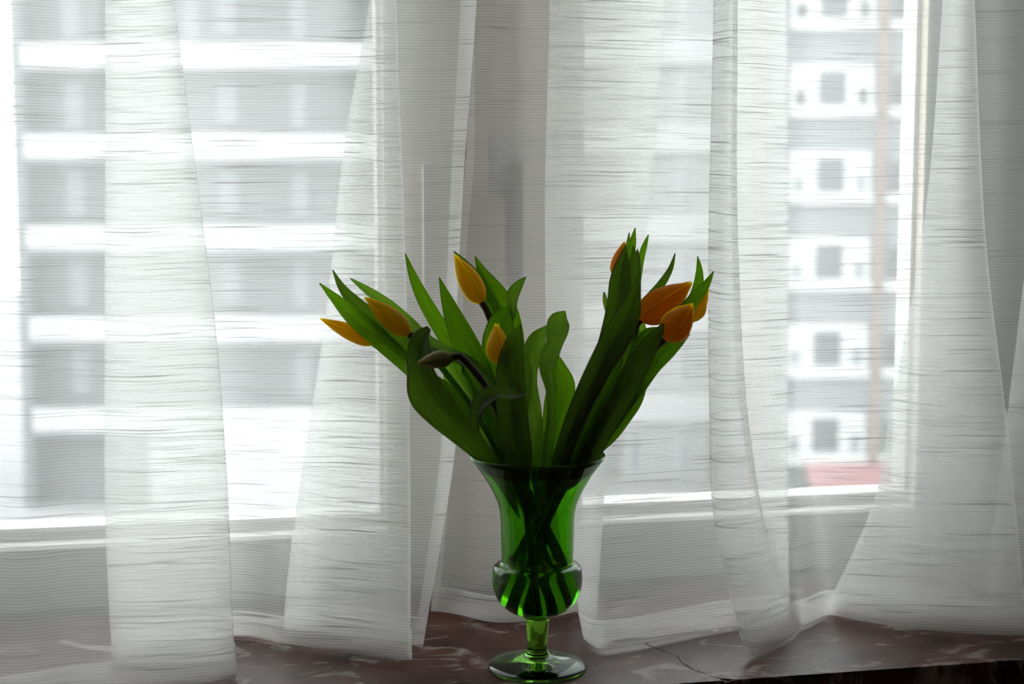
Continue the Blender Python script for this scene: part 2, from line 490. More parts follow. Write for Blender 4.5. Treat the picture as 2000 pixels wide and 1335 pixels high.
# piers either side of the recess and the breast below the sill
box('reveal_pier', (XR, YF + 0.03, RZ0), (RX1, YW + 0.12, RZ1), M['wall'], wf)
box('reveal_pier', (RX0, YF + 0.03, RZ0), (XL, YW + 0.12, RZ1), M['wall'], wf)
box('breast_panel', (XL, YF + 0.035, RZ0), (XR, YF + 0.06, -0.052), M['wall'], wf)
f_ = box('floor', (RX0 - 0.1, RY0, RZ0 - 0.1), (RX1 + 0.1, YW + 0.12, RZ0), M['floor']); tag(f_, kind='structure')
c_ = box('ceiling', (RX0 - 0.1, RY0, RZ1), (RX1 + 0.1, YW + 0.12, RZ1 + 0.1), M['ceiling']); tag(c_, kind='structure')
b_ = box('wall_back', (RX0 - 0.1, RY0 - 0.1, RZ0), (RX1 + 0.1, RY0, RZ1), M['wall']); tag(b_, kind='structure')
r_ = box('wall_right', (RX1, RY0, RZ0), (RX1 + 0.1, YW + 0.12, RZ1), M['wall']); tag(r_, kind='structure')
l_ = box('wall_left', (RX0 - 0.1, RY0, RZ0), (RX0, YW + 0.12, RZ1), M['wall']); tag(l_, kind='structure')

# ------------------------------------------------------------------ outside
GZ = -9.2
st = box('street', (-160, -60, GZ - 0.3), (160, 160, GZ), M['asphalt']); tag(st, kind='structure')

BY = math.radians(11.3)
def ext(px, py, depth):
    return CAM + ray(px, py) * depth

def facade_space(depth):
    """local frame of a house front facing the window: x along, y away, z up; origin below the optical axis"""
    e = empty('apartment_building', CAM + Vector((math.sin(YAW), math.cos(YAW), 0)) * depth, -YAW)
    e.location.z = GZ
    bpy.context.view_layer.update()
    return e

def to_local(e, depth, px, py):
    r = ray(px, py); hf = Vector((math.sin(YAW), math.cos(YAW), 0))
    P = CAM + r * (depth / r.dot(hf))
    return (P - e.location).dot(rgt), P.z - GZ

def lbox(name, e, x0, x1, y0, y1, z0, z1, mat, parent=None):
    o = box(name, (x0, y0, z0), (x1, y1, z1), mat)
    bpy.context.view_layer.update()
    par = parent or e
    o.parent = par
    if par is e: o.matrix_parent_inverse = Matrix.Identity(4)
    else: o.matrix_parent_inverse = Matrix.Identity(4)
    return o

TOP = 9.2 + 9.5
# -- long house with white balcony bands
D1 = 45.0
h1 = facade_space(D1)
tag(h1, 'grey apartment house with continuous white balcony bands across the street', 'building')
L = lambda x, y: to_local(h1, D1, x, y)
x0 = L(34, 400)[0]; x1 = L(1010, 400)[0]; xp = L(57, 400)[0]
xs = L(285, 400)[0]
lbox('wall', h1, x0, x1, 0.9, 10, 0, TOP, M['b_grey'])
lbox('bright_block', h1, xs, x1, -0.35, 0.9, 0, L(300, 838)[1], M['b_white'])  # white block added for the brightness of the ground below the house
lbox('side_wall', h1, x0, x0 + 0.34, -0.25, 0.9, 0, TOP, M['b_grey'])
rr = random.Random(5)
for k in range(-1, 6):
    ya, yb = 86 + 177 * k, 131 + 177 * k
    za, zb = L(300, ya)[1], L(300, yb)[1]
    if zb < 0.5: continue
    lbox('balcony_parapet', h1, xp, x1, -0.35, 0.0, zb, za, M['b_white'])
    lbox('balcony_slab', h1, xp, x1, -0.3, 0.9, zb - 0.16, zb - 0.02, M['b_pale'])
    zt = L(300, yb + 6 + 125)[1]
    for pxa, wd, hgt in ((112, 44, 98), (350, 40, 105), (560, 38, 100), (415, 46, 90), (840, 44, 100)):
        if rr.random() < 0.2: continue
        wx0 = L(pxa, 400)[0]; wx1 = L(pxa + wd, 400)[0]
        wz1 = L(300, yb + 22)[1]; wz0 = L(300, yb + 22 + hgt)[1]
        w = lbox('window', h1, wx0, wx1, 0.80, 0.95, wz0, wz1, M['b_pale'])
        lbox('pane', h1, wx0 + 0.1, wx1 - 0.1, 0.77, 0.80, wz0 + 0.1, wz1 - 0.1, M['b_curtain'], w)
lbox('roof_edge', h1, x0 - 0.3, x1 + 0.3, -0.4, 10.2, TOP, TOP + 0.3, M['b_pale'])

# -- middle house
D2 = 49.0
h2 = facade_space(D2)
tag(h2, 'pale house with bright window bands between the two apartment houses', 'building')
L = lambda x, y: to_local(h2, D2, x, y)
x0 = L(1030, 400)[0]; x1 = L(1394, 400)[0]
lbox('wall', h2, x0, x1, 0.3, 9, 0, TOP - 0.5, M['b_light'])
for k in range(-1, 6):
    ya, yb = 68 + 175 * k, 124 + 175 * k
    za, zb = L(1300, ya)[1], L(1300, yb)[1]
    if zb < 0.5: continue
    lbox('white_band', h2, x0, x1, 0.0, 0.3, zb, za, M['b_white'])
    for pxa, pxb, mt in ((1130, 1218, 'b_beige'), (1232, 1262, 'b_white'), (1330, 1356, 'b_white')):
        a, b = L(pxa, 400)[0], L(pxb, 400)[0]
        z1, z0 = L(1300, yb + 8)[1], L(1300, yb + 108)[1]
        w = lbox('window', h2, a, b, 0.2, 0.4, z0, z1, M[mt])
        lbox('pane', h2, a + 0.12, b - 0.12, 0.17, 0.2, z0 + 0.12, z1 - 0.12, M['b_curtain'], w)
lbox('roof_edge', h2, x0, x1, -0.1, 9.2, TOP - 0.5, TOP - 0.2, M['b_pale'])

# -- right house
D3 = 46.0
h3 = facade_space(D3)
tag(h3, 'pale grey apartment house with white framed windows and orange brick strips', 'building')
L = lambda x, y: to_local(h3, D3, x, y)
x0 = L(1424, 400)[0]; x1 = L(2300, 400)[0]
lbox('wall', h3, x0, x1, 0.3, 10, 0, TOP, M['b_pale'])
for pxa, pxb, mt in ((1472, 1490, 'b_brick'), (1716, 1728, 'b_brick'), (1780, 1830, 'b_beige')):
    a, b = L(pxa, 400)[0], L(pxb, 400)[0]
    lbox('brick_strip' if mt == 'b_brick' else 'pilaster', h3, a, b, 0.18, 0.3, 0.0, TOP, M[mt])
for k in range(-1, 6):
    yo = 46 + 170 * k              # white sill line
    z_s0, z_s1 = L(1600, yo + 12)[1], L(1600, yo - 8)[1]
    if z_s0 < 1.0: continue
    z_t = L(1600, yo - 92)[1]
    a, b = L(1538, 400)[0], L(1706, 400)[0]
    lbox('window_sill', h3, a, b, -0.05, 0.3, z_s0, z_s1, M['b_white'])
    w = lbox('window', h3, a + 0.05, b - 0.05, 0.16, 0.35, z_s1, z_t, M['b_white'])
    for pa, pb, top in ((1552, 1572, 40), (1597, 1650, 78), (1674, 1692, 46)):
        pa_, pb_ = L(pa, 400)[0], L(pb, 400)[0]
        lbox('pane', h3, pa_, pb_, 0.13, 0.16, z_s1 + 0.08, L(1600, yo - top)[1], M['b_glass'] if top > 50 or k < 2 else M['b_curtain'], w)
    a, b = L(1734, 400)[0], L(1776, 400)[0]
    lbox('window_sill', h3, a - 0.05, b + 0.05, -0.05, 0.3, z_s0, z_s1, M['b_white'])
    w = lbox('window', h3, a, b, 0.16, 0.35, z_s1, z_t, M['b_pale'])
    lbox('pane', h3, a + 0.1, b - 0.06, 0.13, 0.16, z_s1 + 0.06, L(1600, yo - 72)[1], M['b_glass'], w)
    a, b = L(1440, 400)[0], L(1466, 400)[0]
    w = lbox('window', h3, a, b, 0.16, 0.35, z_s1, z_t, M['b_white'])
    lbox('pane', h3, a + 0.1, b - 0.1, 0.13, 0.16, z_s1 + 0.1, z_t - 0.1, M['b_curtain'], w)
lbox('roof_edge', h3, x0, x1, -0.1, 10.2, TOP, TOP + 0.3, M['b_white'])
# red awning over the shop front
a, za = L(1588, 945); b, zb = L(1716, 905)
zl = L(1650, 948)[1]; zh = L(1650, 905)[1]
aw = empty('shop_awning', h3.matrix_world @ Vector(((a + b) / 2, -0.06, zl)), -YAW)
tag(aw, 'red cloth awning over the shop front at street level', 'awning')
bpy.context.view_layer.update()
hw = (b - a) / 2 + 0.3
vs = []
for x in (-hw, hw):
    vs += [(x, -0.01, zh - zl), (x, -0.05, zh - zl + 0.03), (x, -1.1, 0.12), (x, -1.1, 0.0), (x, -1.07, 0.0), (x, -1.07, 0.1)]
fs = [(0, 1, 7, 6), (1, 2, 8, 7), (2, 3, 9, 8), (3, 4, 10, 9), (4, 5, 11, 10), (5, 0, 6, 11), (5, 4, 3, 2, 1, 0), (6, 7, 8, 9, 10, 11)]
o = mesh_obj('canopy', vs, fs, M['b_red']); o.parent = aw
for x in (-hw + 0.1, hw - 0.1):
    o = box('bracket', (x - 0.03, -1.05, 0.0), (x + 0.03, 0.25 if x > 0 else 0.37, 0.05), M['rod']); o.parent = aw

# ------------------------------------------------------------------ curtains
ZC = 1.50
def build_curtain(label, cols, samples=0.006, wrinkle=0.0012, side_hem=None, seed=0):
    NV = 110
    colf = []
    for c in cols:
        H = at_plane_z(c['hem'][0], c['hem'][1], 0.0035)
        P0 = at_plane_y(c['px'][0][0], 0, c['Y'])
        pw = c.get('p', 0.75)
        pts = [(H.z, H.x, H.y)]
        for (x, y) in c['px'][:0:-1]:
            Y = (H.y + c['Y']) / 2
            for _ in range(8):
                P = at_plane_y(x, y, Y)
                s = max(0.0, min(1.0, P.z / P0.z))
                Y = H.y + (c['Y'] - H.y) * s ** pw
            pts.append((P.z, P.x, Y))
        pts.append((P0.z, P0.x, c['Y']))
        # straight on up to the rod
        sx = (P0.x - pts[-2][1]) / (P0.z - pts[-2][0]) * 0.5
        pts.append((ZC, P0.x + sx * (ZC - P0.z), c['Y'] * 0.6 + 0.16 * 0.4))
        colf.append(pts)
    def evalc(pts, z, pw):
        zs = [p[0] for p in pts]
        x = crom([p[1] for p in pts], zs, z)
        # depth follows a smooth flare from hem to top
        if z <= pts[-2][0]:
            s = max(0, (z - zs[0]) / (pts[-2][0] - zs[0]))
            Y = pts[0][2] + (pts[-2][2] - pts[0][2]) * s ** pw
        else:
            s = (z - pts[-2][0]) / (pts[-1][0] - pts[-2][0])
            Y = pts[-2][2] + (pts[-1][2] - pts[-2][2]) * s
        return Vector((x, Y, z))
    # across parameter from mid-height chord
    mid = [evalc(p, 0.35, c.get('p', 0.75)) for p, c in zip(colf, cols)]
    ts = chord(mid)
    S = []
    for i in range(len(ts) - 1):
        n = max(3, int((ts[i + 1] - ts[i]) / samples))
        S += [lerp(ts[i], ts[i + 1], j / n) for j in range(n)]
    S.append(ts[-1])
    rows = []
    for k in range(NV + 1):
        q = k / NV
        z = ZC + (0.0035 - ZC) * (1 - (1 - q) ** 1.5)
        row = [evalc(p, z, c.get('p', 0.75)) for p, c in zip(colf, cols)]
        line = []
        for s in S:
            P = crom(row, ts, s)
            a = min(1.0, z / 0.08)
            w = mnoise.noise(Vector((s * 9 + seed, z * 1.3, seed))) * 2.2 + mnoise.noise(Vector((s * 30, z * 4 + seed, 3))) * 0.8
            P = P + Vector((0, wrinkle * w * a, 0))
            line.append(P)
        rows.append(line)
    nu = len(S)
    verts = [p for r in rows for p in r]
    vlen = [0.0] * nu
    uvs = []
    for k in range(NV + 1):
        for j in range(nu):
            if k: vlen[j] += (rows[k][j] - rows[k - 1][j]).length
            uvs.append((S[j], vlen[j]))
    faces = [(k * nu + j, k * nu + j + 1, (k + 1) * nu + j + 1, (k + 1) * nu + j) for k in range(NV) for j in range(nu - 1)]
    root = empty('sheer_curtain', (sum(p.x for p in rows[-1]) / nu, sum(p.y for p in rows[-1]) / nu, 0.0035))
    tag(root, label, 'curtain')
    mesh_obj('fabric', verts, faces, M['curtain'], root, True, uvs)
    # turned-up hem along the bottom
    k0 = NV
    while rows[k0][0].z < 0.028: k0 -= 1
    hv, hu, hf = [], [], []
    ks = list(range(k0, NV + 1))
    for k in ks:
        for j in range(nu):
            P = rows[k][j]
            a = rows[k][max(0, j - 1)]; b = rows[k][min(nu - 1, j + 1)]
            nrm = Vector(((b - a).y, -(b - a).x, 0))
            if nrm.length > 0: nrm.normalize()
            hv.append(P + nrm * 0.0014); hu.append(uvs[k * nu + j])
    for i in range(len(ks) - 1):
        for j in range(nu - 1):
            hf.append((i * nu + j, i * nu + j + 1, (i + 1) * nu + j + 1, (i + 1) * nu + j))
    mesh_obj('hem', hv, hf, M['hem'], root, True, hu)
    # stitched ridge on top of the hem
    sv, sf = [], []
    for j in range(nu):
        P = hv[j]
        for q in range(4):
            an = q * PI / 2
            sv.append(P + Vector((0, -0.0007 + 0.0007 * math.cos(an), 0.0007 * math.sin(an))))
    for j in range(nu - 1):
        for q in range(4):
            sf.append((j * 4 + q, j * 4 + (q + 1) % 4, (j + 1) * 4 + (q + 1) % 4, (j + 1) * 4 + q))
    mesh_obj('hem_stitching', sv, sf, M['hem'], root, True, [(0, 0)] * len(sv))
    if side_hem:
        # folded selvedge along one end
        idx = [j for j in range(nu) if (S[-1] - S[j] < 0.016 if side_hem == 'end' else S[j] < 0.016)]
        mv, mu, mf = [], [], []
        n = len(idx)
        for k in range(NV + 1):
            for j in idx:
                mv.append(rows[k][j] + Vector((0, -0.0016, 0))); mu.append(uvs[k * nu + j])
        for k in range(NV):
            for i in range(n - 1):
                mf.append((k * n + i, k * n + i + 1, (k + 1) * n + i + 1, (k + 1) * n + i))
        mesh_obj('side_hem', mv, mf, M['hem'], root, True, mu)
    return root

def C(px, hem, Y, p=0.75):
    return dict(px=px, hem=hem, Y=Y, p=p)

left_cols = [
    C([(-330, 0), (-330, 650)], (-330, 1410), 0.19),
    C([(-200, 0), (-205, 650)], (-210, 1392), 0.15),
    C([(-90, 0), (-85, 650)], (-90, 1402), 0.18),
    C([(20, 0), (30, 650)], (30, 1385), 0.15),
    C([(130, 0), (140, 650)], (160, 1362), 0.16),
    C([(240, 0), (270, 650)], (320, 1340), 0.135),
    C([(325, 0), (370, 350), (405, 650)], (444, 1322), 0.118),
    C([(339, 0), (384, 350), (421, 650), (440, 900)], (458, 1316), 0.112),     # front fold edge
    C([(328, 0), (372, 350), (408, 650)], (446, 1300), 0.124),
    C([(270, 0), (290, 350), (310, 650)], (330, 1293), 0.136),
    C([(212, 0), (212, 350), (211, 650)], (224, 1288), 0.146),
    C([(205, 0), (205, 350), (204, 650), (205, 1000)], (217, 1284), 0.154),    # back fold edge
    C([(214, 0), (214, 350), (214, 650)], (228, 1276), 0.162),
    C([(300, 0), (310, 650)], (345, 1256), 0.172),
    C([(430, 0), (440, 650)], (470, 1241), 0.182),
    C([(560, 0), (550, 650)], (560, 1256), 0.172),
    C([(680, 0), (680, 650)], (680, 1274), 0.178),
    C([(755, 0), (772, 500), (782, 870)], (785, 1287), 0.150),
    C([(774, 0), (791, 500), (800, 870), (801, 1100)], (802, 1288), 0.144),    # front fold edge
    C([(760, 0), (778, 500), (788, 870)], (790, 1272), 0.156),
    C([(742, 0), (700, 400), (680, 650), (650, 900)], (650, 1254), 0.172),
    C([(722, 0), (670, 300), (638, 600), (585, 950), (562, 1120)], (552, 1240), 0.186),  # slanting back fold
    C([(735, 0), (690, 300), (660, 600), (610, 950)], (575, 1234), 0.196),
    C([(800, 0), (790, 400), (780, 700), (730, 1000)], (700, 1240), 0.205),
    C([(870, 0), (855, 400), (845, 700), (820, 1000)], (790, 1256), 0.198),
    C([(931, 0), (906, 335), (892, 600), (889, 870), (860, 1060)], (826, 1264), 0.19),
]
build_curtain('white sheer slubbed curtain hanging over the window with the pale handle', left_cols, side_hem='end', seed=1.7)

right_cols = [
    C([(912, 0), (907, 340), (893, 450), (872, 800)], (842, 1192), 0.235),
    C([(955, 0), (955, 450), (930, 800)], (890, 1198), 0.222),
    C([(1000, 0), (1000, 500)], (965, 1214), 0.232),
    C([(1060, 0), (1060, 500)], (1060, 1208), 0.218),
    C([(1150, 0), (1140, 500), (1120, 850)], (1130, 1192), 0.222),
    C([(1285, 0), (1245, 450), (1180, 850)], (1158, 1200), 0.214),
    C([(1301, 0), (1262, 450), (1192, 850)], (1166, 1208), 0.206),             # back fold edge
    C([(1280, 0), (1240, 450), (1180, 850)], (1160, 1216), 0.198),
    C([(1160, 0), (1150, 450), (1130, 850)], (1154, 1226), 0.19),
    C([(1085, 0), (1076, 450)], (1150, 1236), 0.18),
    C([(1073, 0), (1064, 450), (1080, 900)], (1142, 1246), 0.172),             # front fold edge
    C([(1086, 0), (1078, 450), (1095, 900)], (1158, 1259), 0.164),
    C([(1190, 0), (1190, 500)], (1225, 1261), 0.168),
    C([(1300, 0), (1300, 500)], (1330, 1241), 0.174),
    C([(1410, 0), (1405, 500)], (1440, 1221), 0.180),
    C([(1500, 0), (1500, 500)], (1520, 1214), 0.190),
    C([(1538, 0), (1540, 500)], (1545, 1216), 0.186),                          # hidden back fold
    C([(1500, 0), (1500, 500)], (1515, 1228), 0.176),
    C([(1412, 0), (1402, 500), (1410, 1000)], (1476, 1270), 0.150),
    C([(1396, 0), (1386, 500), (1387, 800), (1395, 1000), (1420, 1130)], (1465, 1281), 0.128),  # front edge
    C([(1412, 0), (1402, 500), (1412, 1000)], (1482, 1272), 0.106),
    C([(1440, 0), (1440, 450), (1472, 900), (1505, 1080)], (1552, 1236), 0.106),
    C([(1432, 0), (1430, 450), (1460, 900)], (1556, 1228), 0.118),
    C([(1480, 0), (1490, 500)], (1580, 1216), 0.130),
    C([(1540, 0), (1545, 500)], (1615, 1201), 0.150),
    C([(1650, 0), (1655, 500)], (1680, 1211), 0.166),
    C([(1770, 0), (1760, 500)], (1770, 1225), 0.158),
    C([(1885, 0), (1905, 470), (1950, 900)], (1985, 1240), 0.142),
    C([(1904, 0), (1926, 470), (1975, 900)], (2015, 1240), 0.138),             # front fold edge
    C([(1890, 0), (1905, 470), (1945, 900)], (1975, 1228), 0.150),
    C([(1850, 0), (1818, 450), (1760, 800), (1720, 990), (1680, 1110)], (1665, 1202), 0.168),
    C([(1841, 0), (1802, 450), (1738, 800), (1702, 990), (1650, 1110)], (1612, 1190), 0.180),  # slanting back fold
    C([(1855, 0), (1820, 450), (1760, 800), (1725, 990), (1680, 1110)], (1665, 1188), 0.190),
    C([(1945, 0), (1945, 500)], (1890, 1212), 0.186),
    C([(2080, 0), (2070, 500)], (2060, 1232), 0.170),
    C([(2094, 0), (2085, 500)], (2075, 1226), 0.178),
    C([(2060, 0), (2020, 500)], (1960, 1208), 0.198),
    C([(2050, 0), (2005, 500)], (1930, 1200), 0.206),
    C([(2062, 0), (2020, 500)], (1960, 1198), 0.214),
    C([(2110, 0), (2100, 500)], (2100, 1216), 0.200),
    C([(2190, 0), (2190, 500)], (2190, 1220), 0.185),
]
build_curtain('white sheer slubbed curtain hanging over the window with the brown handle', right_cols, side_hem='start', seed=9.3)

# curtain rod above the frame of the picture
rod = empty('curtain_rod', (0, 0.16, 1.5)); tag(rod, 'steel curtain rod under the window head', 'curtain rod')
bm = bmesh.new()
bmesh.ops.create_cone(bm, segments=16, radius1=0.008, radius2=0.008, depth=XR - XL, matrix=Matrix.Translation(((XL + XR) / 2, 0.16, 1.508)) @ Matrix.Rotation(PI / 2, 4, 'Y'), cap_ends=True)
bm_obj('pole', bm, M['rod'], rod, True)
for x in (XL + 0.02, XR - 0.02):
    box('bracket', (x - 0.01, 0.155, 1.50), (x + 0.01, YW, 1.516), M['rod'], rod)

# ------------------------------------------------------------------ vase
def zpx(py, r=0.0):
    """height of a silhouette point seen at row py, on the vase axis"""
    rr_ = ray(1049, py)
    t = (-CAM.x * rr_.x - CAM.y * rr_.y) / (rr_.x ** 2 + rr_.y ** 2)
    return CAM.z + rr_.z * t
S_ = D0 / F * 1.0
def R(px): return px * S_

outer = [(893, 131), (897, 130.5), (903, 126), (911, 119.5), (921, 112), (934, 103), (948, 94.5), (962, 87), (976, 80.5), (990, 75.5), (1004, 72.8),
         (1025, 71.2), (1050, 70.6), (1075, 70.3), (1098, 70.8), (1102, 73.2), (1104, 78), (1107, 82.5), (1113, 85.6), (1123, 87), (1136, 87.3), (1148, 86.2),
         (1160, 83), (1171, 78), (1181, 70.5), (1189, 62), (1195, 52.5), (1200, 42), (1203.5, 33), (1206, 27.5), (1209, 24.6), (1214, 23.3), (1225, 22.3), (1240, 21),
         (1255, 20.1), (1268, 20.6), (1276, 22.5), (1280, 25), (1283, 30.5), (1286, 40), (1289, 55), (1292, 72), (1295, 84), (1298, 91.5), (1301, 95.3), (1304, 96), (1307, 94.5)]
op = [(R(r), zpx(y)) for y, r in outer]
zb = op[-1][1]
op = [(r, z - zb) for r, z in op]          # foot stands on the sill
TW = 0.0026
# inner wall, from the centre of the bowl up to the lip
inner_bowl = []
for (y, r), (rr0, z) in zip(outer, op):
    if y > 1197: break
    inner_bowl.append((max(rr0 - TW, 0.004), z + (0.002 if y > 1150 else 0.0)))
floor_z = inner_bowl[-1][1] + 0.0006
inner_bowl += [(R(38), floor_z - 0.0014), (R(20), floor_z - 0.0028), (0.0, floor_z - 0.0032)]

def lathe(profiles, name, mat, parent, seg=96):
    vs, fs = [], []
    for prof in profiles:
        rings = []
        for r, z in prof:
            if r < 1e-6:
                rings.append([len(vs)]); vs.append((0, 0, z))
            else:
                rings.append(list(range(len(vs), len(vs) + seg)))
                vs += [(r * math.cos(2 * PI * i / seg), r * math.sin(2 * PI * i / seg), z) for i in range(seg)]
        for a, b in zip(rings, rings[1:]):
            for i in range(seg):
                j = (i + 1) % seg
                if len(a) == 1: fs.append((a[0], b[i], b[j]))
                elif len(b) == 1: fs.append((a[i], b[0], a[j]))
                else: fs.append((a[i], b[i], b[j], a[j]))
    return mesh_obj(name, vs, fs, mat, parent, True)

def dense(prof, n=3):
    P = [Vector((r, z, 0)) for r, z in prof]; ts = chord(P); out_ = []
    for i in range(len(ts) - 1):
        for k in range(n):
            q = crom(P, ts, lerp(ts[i], ts[i + 1], k / n)); out_.append((max(q.x, 0), q.y))
    out_.append((P[-1].x, P[-1].y)); return out_

vase = empty('vase', (0, 0, 0.0004))
tag(vase, 'green glass urn vase with flared rim holding the yellow tulips', 'vase')
OD = dense(op); ID = dense(inner_bowl)
# profiles run so that face normals point out of the glass
z_rim = op[4][1]; z_col = op[14][1]; z_bowl = op[28][1]; z_stem = op[37][1]
def cut(prof, z0, z1):
    """points with z0 >= z >= z1, sharing end points with the neighbours"""
    return [p for p in prof if z1 - 1e-7 <= p[1] <= z0 + 1e-7]
lip = []
r_o, r_i = OD[0][0], ID[0][0]
for k in range(9):
    a = PI * k / 8
    lip.append(((r_o + r_i) / 2 - math.cos(a) * (r_o - r_i) / 2, OD[0][1] + math.sin(a) * 0.0014))
i4, i14, i28, i37 = 4 * 3, 14 * 3, 28 * 3, 37 * 3
in4, in14 = 4 * 3, 14 * 3
lathe([ID[in4::-1] + lip[1:-1] + OD[:i4 + 1]], 'rim', M['thick_shaded_glass'], vase)
lathe([OD[i4:i14 + 1], ID[in14:in4 - 1:-1]], 'neck', M['green_glass'], vase)
lathe([OD[i14:i28 + 1], ID[:in14 - 1:-1]], 'bowl', M['green_glass'], vase)
lathe([OD[i28:i37 + 1]], 'stem', M['green_glass'], vase)
lathe([OD[i37:] + [(op[-1][0] * 0.96, 0.0), (op[-1][0] * 0.7, 0.0008), (0.0, 0.0012)]], 'foot', M['thick_shaded_glass'], vase)

# water in the bowl: its wall reaches a hair into the glass
wl_z = op[14][1] - 0.002
wp = [(r + 0.0004, z - 0.0003) for r, z in ID if z < wl_z]
r_w = wp[0][0]
water = empty('water', (0, 0, wp[-1][1])); tag(water, 'clear water in the bowl of the green vase', 'water')
lathe([[(0.0, wl_z), (r_w * 0.9, wl_z), (r_w - 0.0005, wl_z + 0.0005)] + wp], 'water_body', M['water'], water)

# ------------------------------------------------------------------ tulips
def tube(name, pts, rads, mat, parent, seg=10, sub=5):
    P = [Vector(p) for p in pts]; ts = chord(P)
    cs, rs = [], []
    for i in range(len(ts) - 1):
        for k in range(sub):
            t = lerp(ts[i], ts[i + 1], k / sub)
            cs.append(crom(P, ts, t)); rs.append(lerp(rads[i], rads[i + 1], k / sub))
    cs.append(P[-1]); rs.append(rads[-1])
    vs, fs, uv = [], [], []
    prev = None
    for i, c in enumerate(cs):
        t = (cs[min(i + 1, len(cs) - 1)] - cs[max(i - 1, 0)]).normalized()
        if prev is None: prev = t.orthogonal().normalized()
        n = (prev - t * prev.dot(t)).normalized(); prev = n
        b = t.cross(n)
        for s in range(seg):
            a = 2 * PI * s / seg
            vs.append(c + (n * math.cos(a) + b * math.sin(a)) * rs[i]); uv.append((s / seg, i * 0.03))
    for i in range(len(cs) - 1):
        for s in range(seg):
            fs.append((i * seg + s, i * seg + (s + 1) % seg, (i + 1) * seg + (s + 1) % seg, (i + 1) * seg + s))
    fs.append(tuple(range(seg))[::-1]); fs.append(tuple((len(cs) - 1) * seg + s for s in range(seg)))
    return mesh_obj(name, vs, fs, mat, parent, True, uv)

# inner wall of the vase as radius over height
_in = sorted((z + 0.0004, r) for r, z in ID)
def r_in(z):
    if z <= _in[0][0]: return 0.0
    for (z0, r0), (z1, r1) in zip(_in, _in[1:]):
        if z <= z1: return lerp(r0, r1, (z - z0) / max(z1 - z0, 1e-9))
    return _in[-1][1]
Z_RIM = _in[-1][0]
def inside(P, rad):
    """move a point so that a stem or leaf of half width rad stays within the glass"""
    P = Vector(P)
    if P.z > Z_RIM + 0.004: return P
    z = P.z; r = math.hypot(P.x, P.y)
    for _ in range(40):
        room = r_in(z) - rad - 0.0008
        if room > 0.004 and room >= min(r, 0.030): break
        z += 0.001
    room = max(r_in(min(z, Z_RIM)) - rad - 0.0008, 0.001)
    k = min(1.0, room / max(r, 1e-6))
    return Vector((P.x * k, P.y * k, z))

def inside_wall(P):
    if P.z > Z_RIM: return P
    r = math.hypot(P.x, P.y); lim = max(r_in(P.z) - 0.0007, 0.001)
    return P if r <= lim else Vector((P.x * lim / r, P.y * lim / r, P.z))

# depth corrections (tip, base) that keep each leaf clear of its neighbours
LEAF_DEPTH = {1: (0.03, 0.012),
              2: (-0.012, -0.018),
              3: (0.012, 0.0),
              5: (0.012, 0.006),
              6: (0.006, 0.0),
              9: (0.0, -0.038),
              10: (0.006, 0.006),
              12: (0.0, 0.006),
              13: (0.0, 0.006),
              17: (0.0, 0.018),
              19: (0.0, -0.006),
              21: (0.0, -0.012),
              22: (0.03, 0.03),
              23: (-0.024, -0.006),
              27: (-0.024, -0.012),
              28: (-0.012, 0.0),
              32: (0.006, 0.018),
              34: (0.026, 0.018),
              35: (-0.034, -0.012),
              36: (0.03, 0.036)}
LEAVES = []
def leaf(parent, mid, mat='leaf', dz=(0.0, 0.0), roll=(0.0, 0.0), channel=0.35, wave=0.0, seed=0):
    """mid: list of (x, y, visible width) from tip to base; dz, roll at tip and at base"""
    n = len(mid)
    corr = LEAF_DEPTH.get(len(LEAVES), (0.0, 0.0))
    def ramp(v, f):
        if len(v) == 2: return lerp(v[0], v[1], f)
        q = f * (len(v) - 1); i = min(int(q), len(v) - 2); return lerp(v[i], v[i + 1], q - i)
    P = []
    for i, m_ in enumerate(mid):
        P.append(pt(m_[0], m_[1], ramp(dz, i / (n - 1)) + ramp(corr, i / (n - 1))))
    P = [inside(p, min(m_[2] * S_ * 0.42, 0.012)) for p, m_ in zip(P, mid)]
    W = [m_[2] * S_ for m_ in mid]
    ts = chord(P)
    NS, NW = 9 * (n - 1), 11
    vs, fs, uv = [], [], []
    for i in range(NS + 1):
        f = i / NS
        t = ts[-1] * f
        c = crom(P, ts, t)
        a = crom(P, ts, max(0, t - ts[-1] * 0.012)); b = crom(P, ts, min(ts[-1], t + ts[-1] * 0.012))
        T = (b - a).normalized()
        V = (CAM - c).normalized()
        Sd = T.cross(V).normalized(); Nn = Sd.cross(T).normalized()
        if Nn.dot(V) < 0: Nn = -Nn
        ro = math.radians(ramp(roll, f))
        w = crom(W, ts, t) * min(1.0, (1 - f) / 0.09 + 0.12)
        w = max(w, 0.0003)
        side = Sd * math.cos(ro) + Nn * math.sin(ro)
        nor = Nn * math.cos(ro) - Sd * math.sin(ro)
        hw = w / 2 / max(math.cos(ro), 0.45)
        for j in range(NW):
            s = -1 + 2 * j / (NW - 1)
            off = channel * hw * (1 - s * s) * -1.0 + 0.10 * hw * (abs(s) < 0.05) * -1
            wv = wave * hw * math.sin(f * 14 + seed + (2.0 if s > 0 else 0)) * s * s
            vs.append(inside_wall(c + side * (hw * s) + nor * (off + channel * hw * 0.4 + wv)))
            uv.append((j / (NW - 1), f * 4 + seed))
    for i in range(NS):
        for j in range(NW - 1):
            fs.append((i * NW + j, i * NW + j + 1, (i + 1) * NW + j + 1, (i + 1) * NW + j))
    o = mesh_obj('leaf', vs, fs, M[mat], parent, True, uv)
    LEAVES.append(o)
    so = o.modifiers.new('edge', 'SOLIDIFY'); so.thickness = 0.0013; so.use_rim_only = True; so.offset = 0
    return o

